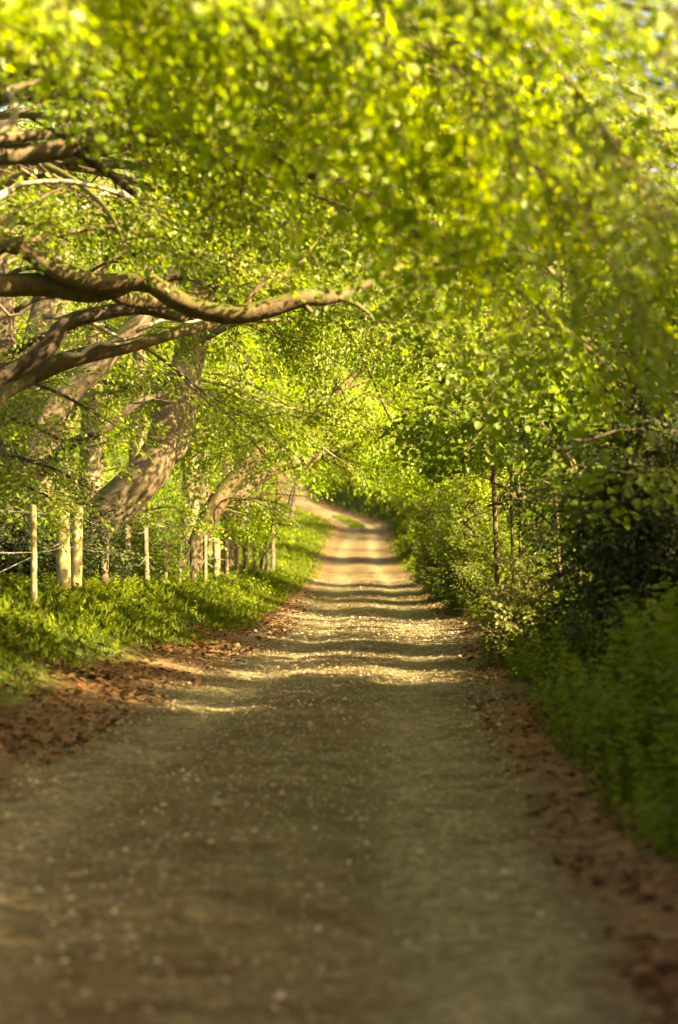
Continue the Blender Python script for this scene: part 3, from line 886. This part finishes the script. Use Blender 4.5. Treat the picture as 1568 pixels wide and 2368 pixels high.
GA = 'arching beeches along the left of the track'
LA = 'tall beech in the row on the left with leaves arching over the track'
for i, (y, dx, h) in enumerate([(64, -5.2, 14), (75, -5.6, 16), (88, -5.4, 17), (103, -6.2, 18), (120, -6.5, 19)]):
    auto_beech((float(cxt(y)) + dx, y), h, .32, 34, (5.5, 9.5), E, .8, LA, GA, 500 + i, z0=2.2, sp=.6)
GB = 'beeches of the wood'
LB = 'tall beech standing in the dense bright green wood'
t1 = auto_beech((-13, 52), 17, .35, 30, (4, 7.5), 0, 2.0, LB, GB, 601, z0=2.5, clear=False)
t2 = auto_beech((-11, 72), 20, .4, 34, (4.5, 8), 0, 2.0, LB, GB, 602, z0=3, clear=False)
rng = np.random.default_rng(77)
spots = [(-19, 62), (-17, 44), (-20, 82), (-14, 92), (-22, 105), (-13, 112), (-17, 128), (-12, 140), (-20, 150), (-26, 130), (-13, 165), (-19, 178), (-28, 170), (-14, 196), (-22, 205), (-32, 200),
         (-4, 212), (3, 206), (10, 200), (17, 205), (-9, 226), (1, 228), (9, 222), (18, 226), (26, 220), (33, 210),
         (8, 172), (13, 160), (20, 168), (27, 176), (25, 152), (31, 132), (30, 104), (38, 118), (40, 150), (-38, 225), (-28, 240), (-12, 250), (4, 252), (20, 250), (36, 240), (-10.5, 61), (-24, 50), (-12, 36), (-9.5, 80), (-8.8, 49), (-10, 69), (-15.5, 57), (16, 84), (21, 93)]
for i, (x, y) in enumerate(spots):
    x += rng.uniform(-1.5, 1.5); y += rng.uniform(-2, 2)
    copy_tree(t1 if i % 2 else t2, (x, y, float(ground(x, y)) - .1), rng.uniform(0, 6.28), rng.uniform(.85, 1.2))
print('leaves', Foliage.count)

# ---------- right side: saplings, shrubs, holly
def sapling(name, stems, d, rad, label, seed, kind='syc', leaf='shade_leaf', mat='twig', nl=10, ln=(1.0, 2.2), z0=1.75, tint=.45, cat='tree', group=None, sp=.35, bl=.7):
    b0 = at(stems[0][0][0], stems[0][0][1], d)
    r = tree_root(name, (b0[0], b0[1]), label, group, cat)
    b = np.array(r.location)
    f = Foliage(kind, seed)
    rng = np.random.default_rng(seed)
    w = Wood()
    for k, s in enumerate(stems):
        pts = px_path([(q[0], q[1], d + .4 * k) for q in s])
        pts[0, 2] = ground(pts[0, 0], pts[0, 1]) - .05
        P, R = limb_curve(pts, [rad * (1 - .25 * k), rad * .8, rad * .55, .012])
        trunk_part(r, pts, [rad * (1 - .25 * k), rad * .8, rad * .55, .012], M[mat], seed=seed + k, sides=8)
        leafy_limbs(r, f, P, R, nl, z0, P[:, 2].max(), ln, rng.uniform(0, 6), 2.0, rng, M[mat], up=(.3, .7), droop=(.2, .7), sp=sp, bl=bl, r0=.05, sp2=.25, f0=.2, wood=w)
    w.build('limbs', M[mat], r)
    f.build(r, M[leaf], M['twig'], tint_mu=tint)
sapling('sycamore_sapling', [[(1155, 1265), (1143, 1150), (1140, 1000), (1120, 700), (1100, 500)]], 30, .04, 'straight thin sunflecked sapling stem behind the hawthorn shrub on the right', 701)
sapling('sycamore_sapling', [[(1192, 1275), (1182, 1150), (1190, 1000), (1230, 760)], [(1198, 1275), (1205, 1150), (1215, 1030), (1280, 800)]], 31, .026, 'pair of slender dark sapling stems right of the straight sunflecked stem', 702)
sapling('sycamore_sapling', [[(1300, 1290), (1285, 1150), (1262, 1050), (1240, 800), (1260, 600)]], 26, .026, 'crooked slender sapling with large shaded leaves between hawthorn and holly', 703)
sapling('sycamore_sapling', [[(1338, 1300), (1340, 1150), (1342, 950), (1380, 700), (1420, 450)], [(1362, 1310), (1370, 1150), (1400, 1000), (1480, 700)]], 23, .028, 'dark thin twin stems standing in front of the black holly', 704, mat='bark_dark')
sapling('sycamore_sapling', [[(1650, 1330), (1635, 1100), (1605, 850), (1570, 550), (1500, 300)]], 19, .02, 'young tree with big soft leaves at the right edge above the nettle bank', 705, tint=.6, mat='bark_dark')

def bush(name, pos, size, n, kind, leaf, label, group, seed, tint=.45, cat='shrub', spr=.5, mat='bark_dark', stemr=.02, clear='low', lod=6, sc=1.0, sp2=.22):
    """many stems from the ground, each carrying leafy branchlets"""
    rng = np.random.default_rng(seed)
    r = tree_root(name, pos, label, group, cat)
    b = np.array(r.location)
    f = Foliage(kind, seed)
    w = Wood()
    for k in range(n):
        az = rng.uniform(0, 6.28); el = rng.uniform(.15, 1.45)
        e = b + np.array([math.sin(az) * math.cos(el) * size[0], math.cos(az) * math.cos(el) * size[1], math.sin(el) * size[2]]) * rng.uniform(.7, 1.05)
        s0 = b + np.array([rng.normal(0, .12), rng.normal(0, .12), 0])
        mid = (s0 + e) / 2 + np.array([0, 0, .2 * size[2]])
        C, CR = limb_curve([s0, mid, e], [stemr, stemr * .7, .006])
        w.tube(C - b, CR, 5, .05, k)
        f.along(C, .15, spr, .75, sc, sp2, .2, vert=.7)
    w.build('stems', M[mat], r)
    f.build(r, M[leaf], M['bark_dark' if leaf == 'holly_leaf' else 'twig'], tint_mu=tint, clear=clear, lod=lod, crown_name='foliage')
    return r, f
def rp(px, d, py=1300):
    q = at(px, py, d); return (q[0], q[1])
bush('hawthorn_shrub', rp(1175, 25), (.8, .8, 1.05), 46, 'thorn', 'thorn_leaf', 'pale sunlit hawthorn shrub on the right verge with a twig arching toward the track', None, 801, tint=.75, spr=.3, mat='bark')
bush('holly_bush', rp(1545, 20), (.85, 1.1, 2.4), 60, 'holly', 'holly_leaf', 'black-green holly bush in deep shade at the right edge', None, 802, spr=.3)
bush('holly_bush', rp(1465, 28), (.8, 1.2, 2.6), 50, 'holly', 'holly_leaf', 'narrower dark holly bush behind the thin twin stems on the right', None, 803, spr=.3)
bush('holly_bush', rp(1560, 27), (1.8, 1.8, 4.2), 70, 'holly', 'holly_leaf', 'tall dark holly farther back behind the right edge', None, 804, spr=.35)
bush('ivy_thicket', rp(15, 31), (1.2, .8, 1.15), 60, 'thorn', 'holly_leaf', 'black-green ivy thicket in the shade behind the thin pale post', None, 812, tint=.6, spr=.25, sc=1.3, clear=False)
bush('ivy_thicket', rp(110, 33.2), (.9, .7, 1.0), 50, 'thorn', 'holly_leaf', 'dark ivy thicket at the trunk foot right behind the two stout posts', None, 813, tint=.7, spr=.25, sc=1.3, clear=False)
bush('ivy_thicket', rp(262, 38.5), (.8, .8, .8), 40, 'thorn', 'shade_leaf', 'low green bramble thicket behind the fence under the leaning trunk', None, 814, tint=.3, spr=.25, sc=1.3, clear=False)
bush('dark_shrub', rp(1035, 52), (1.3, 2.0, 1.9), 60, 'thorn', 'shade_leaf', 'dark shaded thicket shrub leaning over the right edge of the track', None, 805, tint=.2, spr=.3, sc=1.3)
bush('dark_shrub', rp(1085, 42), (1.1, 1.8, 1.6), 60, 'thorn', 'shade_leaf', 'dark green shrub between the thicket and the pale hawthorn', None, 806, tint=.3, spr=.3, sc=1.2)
bush('leafy_shrub', rp(1030, 66), (1.4, 2.5, 2.9), 60, 'thorn', 'thorn_leaf', 'grey-green leafy shrub at the right beyond the dark thicket', None, 807, tint=.4, spr=.35, sc=1.4)
bush('leafy_shrub', rp(1090, 58), (2.0, 2.5, 3.6), 60, 'beech', 'beech_leaf', 'bright green leafy shrub filling the hedge line right of the track', None, 808, tint=.4, spr=.5)
bush('leafy_shrub', rp(1220, 44), (1.8, 2.2, 3.4), 60, 'beech', 'beech_leaf', 'bright green shrub behind the slender sapling stems', None, 809, tint=.4, spr=.5)
bush('leafy_shrub', rp(1060, 95), (2.2, 3.5, 4.5), 60, 'far', 'beech_leaf', 'far leafy shrub where the track begins to bend', None, 810, tint=.4, spr=.7, lod=4)
bush('leafy_shrub', rp(1080, 125), (3.0, 4, 5.5), 60, 'far', 'shade_leaf', 'farthest shrub on the grassy right bank by the bend', None, 811, tint=.4, spr=.8, lod=4)

# arching limbs of trees that stand on the right bank, deeper in
GR = 'small trees on the right bank'
for i, (x, y, h) in enumerate([(5.8, 33, 6.2), (7.0, 46, 6.8), (6.5, 62, 8), (6.2, 78, 8), (9.5, 55, 8), (10, 90, 8), (13.5, 66, 19), (10, 119, 8), (14, 139, 10), (8, 131, 6), (9, 151, 8)]):
    auto_beech((x, y), h, .14, 20, (2.5, 4.5), -E, 1.4, 'young beech with a bright crown on the right bank', GR, 650 + i, z0=1.8, bl=1.4, sp=.6)

# beeches that reach over the lane at and behind the viewer: they close off the sky above the near track
GV = 'beeches over the viewer'
for i, (x, y, h) in enumerate([(-4.6, 2.5, 9), (-4.9, -4, 10), (-4.4, -11, 10)]):
    auto_beech((x, y), h, .3, 34, (5, 8.5), E - .25, .8, 'beech reaching over the lane beside and behind the viewer', GV, 660 + i, z0=4.6, sp=.5, clear=False)
# unseen hollies added beside and behind the viewer to throw shade over the near track
hb = [bush('holly_bush', (5.5, y), (1.7, 1.7, h), 75, 'holly_big', 'holly_leaf', 'tall dense holly added out of view on the right bank to shade the near track', 'unseen hollies added to shade the near track', 820 + i, spr=.42, stemr=.03, clear=False, lod=4, sp2=.26)[0] for i, (y, h) in enumerate([(9.4, 5.3), (11.8, 5.3)])]
for i, (x, y, sc_) in enumerate([(5.6, -5, .95), (5.3, -2.6, 1.0), (5.5, -.2, .95), (5.2, 2.2, .95), (5.6, 4.6, .95), (5.3, 7.0, .95), (5.7, 13.8, .95), (6.6, 16.0, .8)]):
    copy_tree(hb[i % 2], (x, y, float(ground(x, y)) - .05), 1.1 * i, sc_)
print('leaves', Foliage.count)

# ------------------------------------------------------------------ fence
def fence():
    r = props(empty('wire_fence', (-3.5, 28, float(ground(-3.5, 28)))), 'old wire fence of round timber posts running along the left verge', 'fence')
    b = np.array(r.location)
    xs = lambda d: -3.6 + (d - 25.5) * .0386
    spec = [(80, 25.5, 1168, .036, 'post_new', 'thin pale post nearest the viewer'), (150, 28, 1168, .09, 'post_new', 'stout yellow strainer post'), (176, 29.2, 1168, .072, 'post_new', 'second stout yellow post'),
            (240, 31.5, 1205, .07, 'post_old', None), (295, 34, 1212, .06, 'post_old', None), (341, 36, 1218, .05, 'post_old', None), (380, 38.5, 1250, .06, 'post_old', None), (415, 40.7, 1248, .035, 'post_new', None),
            (447, 43, 1240, .065, 'post_old', None), (475, 45.5, 1238, .045, 'post_old', None), (501, 48, 1244, .08, 'post_new', None), (525, 50.5, 1250, .06, 'post_old', None), (548, 53.3, 1256, .055, 'post_old', None),
            (567, 56, 1250, .065, 'post_old', None), (587, 59, 1252, .05, 'post_old', None), (605, 62, 1254, .06, 'post_old', None), (619, 65, 1252, .06, 'post_old', None), (632, 68, 1215, .07, 'post_old', None)]
    rng = np.random.default_rng(9)
    tops = []
    for i, (px, d, top, rad, mt, lab) in enumerate(spec):
        q = at(px, top, d)
        gz = float(ground(q[0], q[1]))
        lean = rng.normal(0, .018, 2)
        p0 = np.array([q[0], q[1], gz - .3]); p1 = np.array([q[0] + lean[0], q[1] + lean[1], q[2]])
        n = 9
        P = np.linspace(p0, p1 - [0, 0, .03], n)
        P = np.vstack([P, p1 - [0, 0, .008], p1])
        R = np.concatenate([np.full(n, rad), [rad * .88, rad * .6]])
        w = Wood(); w.tube(P - b, R, 14, .05, i)
        o = w.build('post', M[mt], r)
        if lab: o['label'] = lab
        tops.append((p0 + [0, 0, .3], p1))
    # two strands of barbed wire stapled to the posts, slack in places; start before the first post
    lead = (tops[0][0] + np.array([-.25, -5, .1]), tops[0][1] + np.array([-.25, -5, .06]))
    T = [lead] + tops
    for fr in (.55, .93):
        w = Wood()
        pts = []
        for (a0, a1), (c0, c1) in zip(T[:-1], T[1:]):
            A_ = a0 + (a1 - a0) * fr; B_ = c0 + (c1 - c0) * fr
            sag = rng.choice([.02, .03, .05, .16, .28], p=[.15, .2, .25, .2, .2])
            if A_[1] < 28: sag = .02
            for s in np.linspace(0, 1, 9)[:-1]:
                pts.append(A_ + (B_ - A_) * s - np.array([0, 0, sag * 4 * s * (1 - s)]) + [.0, -.05, 0])
        pts = np.array(pts)
        w.tube(pts - b, np.full(len(pts), .006), 5, .3, 1)
        for k in range(0, len(pts) - 1):
            for s in (.2, .7):
                c = pts[k] + (pts[k + 1] - pts[k]) * s - b
                dv = rng.normal(0, 1, 3); dv /= np.linalg.norm(dv)
                w.tube([c - dv * .02, c + dv * .02], [.004, .003], 3, 0, k)
        w.build('wire', M['wire'], r)
    # stay wire slanting down from the strainer post
    w = Wood()
    w.tube(np.linspace(tops[1][0] + [0, -.1, .72], tops[1][0] + [-1.0, -3.4, .05], 8) - b, np.full(8, .008), 5, 0, 1)
    w.build('stay_wire', M['wire'], r)
fence()

# ------------------------------------------------------------------ dark leaning stem by the far bend, hanging creeper by the fence end
def thin_stem(name, pxs, d, rad, mat, label, seed, cat, fol=None):
    q = px_path(pxs, d)
    r = tree_root(name, (q[0, 0], q[0, 1]), label, None, cat)
    b = np.array(r.location)
    q[0, 2] = b[2] if q[0, 2] - b[2] < 1.0 else q[0, 2]
    P, R = trunk_part(r, q, rad, M[mat], seed=seed, sides=8)
    f = Foliage(fol or 'beech', seed)
    f.along(P, .35, .5, .8, .9, .3)
    f.build(r, M['beech_leaf'], M['twig'], clear=False)
thin_stem('young_tree', [(672, 1200), (680, 1150), (690, 1100), (702, 1050), (720, 990)], 112, [.14, .13, .12, .1, .04], 'bark_dark', 'dark thin young tree leaning in front of the far bend of the track', 901, 'tree', 'far')
thin_stem('young_tree', [(600, 1345), (612, 1270), (632, 1200), (642, 1120), (640, 1060), (650, 1000)], 58, [.03, .03, .028, .025, .02, .01], 'bark_moss', 'thin yellowish mossy stem rising beside the last fence posts', 902, 'tree')

# ------------------------------------------------------------------ ground plants, litter, stones
def scatter(n, y0, y1, t0, t1, rng, power=1.0, side=0):
    """points beside the track, t metres outside its edge, denser near the viewer"""
    u = rng.uniform(0, 1, n)
    y = y0 * (y1 / y0) ** u if power == 1 else y0 + (y1 - y0) * u ** power
    t = rng.uniform(t0, t1, n)
    s = side if side else rng.choice([-1, 1], n)
    x = cxt(y) + s * (hw(y) + t)
    return x, y, t

def patch(x, y, f=1.0, ph=0):
    return (np.sin(x * 2.1 * f + y * .7 * f + ph) + np.sin(y * 1.3 * f - x * 1.1 * f + ph * 2) + np.sin(x * 4.3 * f + y * 2.9 * f + ph)) / 3

def grass(name, n, y0, y1, t0, t1, side, h, seed, label):
    rng = np.random.default_rng(seed)
    x, y, t = scatter(n, y0, y1, t0, t1, rng, 1, side)
    if side < 0:
        t = np.where(t > -.5, np.maximum(t - np.interp(y, [0, 12, 24, 34], [1.2, 1.1, .55, 0]), -.45), t)
    k = rng.uniform(-.7, 1, n) < patch(x, y) + np.where(t < -.5, .8, np.clip((t - .2) * 1.5, -1.2, .7))
    x, y, t = x[k], y[k], t[k]; n = len(x)
    z = ground(x, y)
    hh = h * rng.uniform(.45, 1.15, n) * np.where(t < -.5, .6, np.clip(.35 + t * .6, .15, 1)) * (1 + .25 * patch(x, y, .6, 2)) * np.clip(y / 60, 1, 2) ** .4
    az = rng.uniform(0, 6.28, n); ln = rng.uniform(.15, .7, n)
    d = np.stack([np.cos(az), np.sin(az), np.zeros(n)], 1)
    s = np.stack([-np.sin(az), np.cos(az), np.zeros(n)], 1) * (.0035 * np.clip(y / 18, 1, 5) * rng.uniform(.7, 1.5, n))[:, None]
    B = np.stack([x, y, z - .01], 1)
    mid = B + d * (ln * hh * .35)[:, None] + np.array([0, 0, 1.]) * (hh * .62)[:, None]
    tip = B + d * (ln * hh)[:, None] + np.array([0, 0, 1.]) * (hh * (1 - .3 * ln))[:, None]
    V = np.stack([B - s, B + s, mid + s * .8, tip, mid - s * .8], 1).reshape(-1, 3)
    L_ = np.arange(n * 5)
    me = raw_mesh(name, V, L_, np.arange(n) * 5, facetint=np.clip(rng.normal(.5, .22, n), 0, 1))
    props(link(name, me, M['herb_leaf']), label, None, None, 'stuff')
grass('grass', 110000, 7, 70, .15, 3.6, -1, .2, 11, 'sunlit grass and weeds on the left verge below the fence')
grass('grass', 80000, 6, 70, .05, 4.5, 1, .30, 12, 'shaded green grass on the right bank')
grass('grass', 3500, 131, 141.5, -1.75, -.95, -1, .2, 15, 'small tuft of grass growing in the middle of the far bend')
grass('grass', 45000, 66, 200, -.15, 6, -1, .26, 13, 'grass on the left verge far up the track')
grass('grass', 60000, 66, 200, -.15, 9, 1, .4, 14, 'grass on the right bank far up the track')

def herbs(name, n, y0, y1, t0, t1, side, sc, seed, label, tint=.45, sparse=0.0):
    rng = np.random.default_rng(seed)
    x, y, t = scatter(n, y0, y1, t0, t1, rng, 1, side)
    if side < 0:
        t = t - np.interp(y, [0, 12, 24, 34], [1.0, .9, .5, 0])
    k = rng.uniform(-.8, 1, n) < patch(x, y, .8, seed) + np.clip((t - .5), -.5, .8) - sparse
    x, y, t = x[k], y[k], t[k]
    z = ground(x, y)
    f = Foliage('herb', seed)
    for i in range(len(x)):
        a = nrm(np.array([rng.normal(0, .22), rng.normal(0, .22), 1.]))
        u = rng.normal(0, 1, 3)
        f.spray(np.array([x[i], y[i], z[i] - .02]), a, u, sc * rng.uniform(.5, 1.2) * min(1, max(.2, .4 + t[i] * .55)))
    o = f.build(None, M['herb_leaf'], M['twig'], clear=False, tint_mu=tint, crown_name=name, seg_twigs=False)
    props(o, label, None, None, 'stuff')
herbs('undergrowth', 12000, 6, 45, .1, 4.5, 1, 1.25, 21, 'tall dark green nettles and herbs covering the right bank', .5)
herbs('undergrowth', 2600, 12, 72, .7, 3.4, -1, .45, 22, 'yellow green herbs growing along the foot of the fence', .85, .55)  # the high tint puts sunlight on this verge into the leaf colour
herbs('undergrowth', 4000, 14, 80, 2.4, 7, -1, .5, 23, 'leafy wood floor plants behind the fence', .6, .2)
herbs('undergrowth', 6000, 45, 140, .4, 6, 1, 1.1, 24, 'leafy low growth along the right side far up the track', .35)

def litter(name, n, y0, y1, t0, t1, side, seed, label):
    rng = np.random.default_rng(seed)
    x, y, t = scatter(n, y0, y1, t0, t1, rng, 1, side)
    k = rng.uniform(-1, 1, n) < patch(x, y, .9, seed) * 1.2 - np.abs(t - .15) * .6
    x, y = x[k], y[k]; n = len(x)
    P = np.stack([x, y, ground(x, y) + .012 + rng.uniform(0, .02, n)], 1)
    az = rng.uniform(0, 6.28, n)
    D = np.stack([np.cos(az), np.sin(az), rng.normal(0, .3, n)], 1)
    N = np.array([0, 0, 1.]) + rng.normal(0, .4, (n, 3))
    L_ = .055 * np.exp(rng.normal(0, .35, n))
    me = leaves_mesh(name, P, D, N, L_, L_ * .6, np.clip(rng.normal(.5, .25, n), 0, 1), 6)
    props(link(name, me, M['dry_leaf']), label, None, None, 'stuff')
litter('leaf_litter', 30000, 6, 60, -.45, 1.9, -1, 31, 'drift of dead brown beech leaves along the left edge of the track')
litter('leaf_litter', 15000, 6, 60, -.35, 1.0, 1, 32, 'dead brown leaves along the shaded right edge of the track')

def stones(n, seed):
    rng = np.random.default_rng(seed)
    y = 6 * (75 / 6) ** rng.uniform(0, 1, n)
    y = y[rng.uniform(0, 1, n) < np.interp(y, [6, 9, 16], [.04, .25, 1])]; n = len(y)
    t = rng.uniform(-1.75, 1.75, n)
    x = cxt(y) + t
    r = .006 * np.exp(rng.normal(0, .55, n)) * np.clip(y / 25, 1, 1.6) + .003
    c = np.stack([x, y, ground(x, y) + .006 + r * .25], 1)
    base = np.array([[1, 0, 0], [.3, .95, 0], [-.8, .6, 0], [-.8, -.6, 0], [.3, -.95, 0], [.2, .1, .75]], float)
    f = np.array([[0, 1, 5], [1, 2, 5], [2, 3, 5], [3, 4, 5], [4, 0, 5]])
    az = rng.uniform(0, 6.28, n)
    V = base[None] * rng.uniform(.7, 1.3, (n, 6, 3))
    ca, sa = np.cos(az)[:, None], np.sin(az)[:, None]
    V = np.stack([V[..., 0] * ca - V[..., 1] * sa, V[..., 0] * sa + V[..., 1] * ca, V[..., 2]], 2) * r[:, None, None] + c[:, None]
    Q = (f[None] + (np.arange(n) * 6)[:, None, None]).reshape(-1, 3)
    me = raw_mesh('gravel', V.reshape(-1, 3), Q.ravel(), np.arange(len(Q)) * 3, facetint=np.repeat(np.clip(rng.normal(.5, .2, n), 0, 1), 5))
    props(link('gravel', me, M['stone']), 'loose pale flint stones scattered over the track', None, None, 'stuff')
stones(36000, 41)
print('leaves total', Foliage.count, 'objects', len(bpy.data.objects))
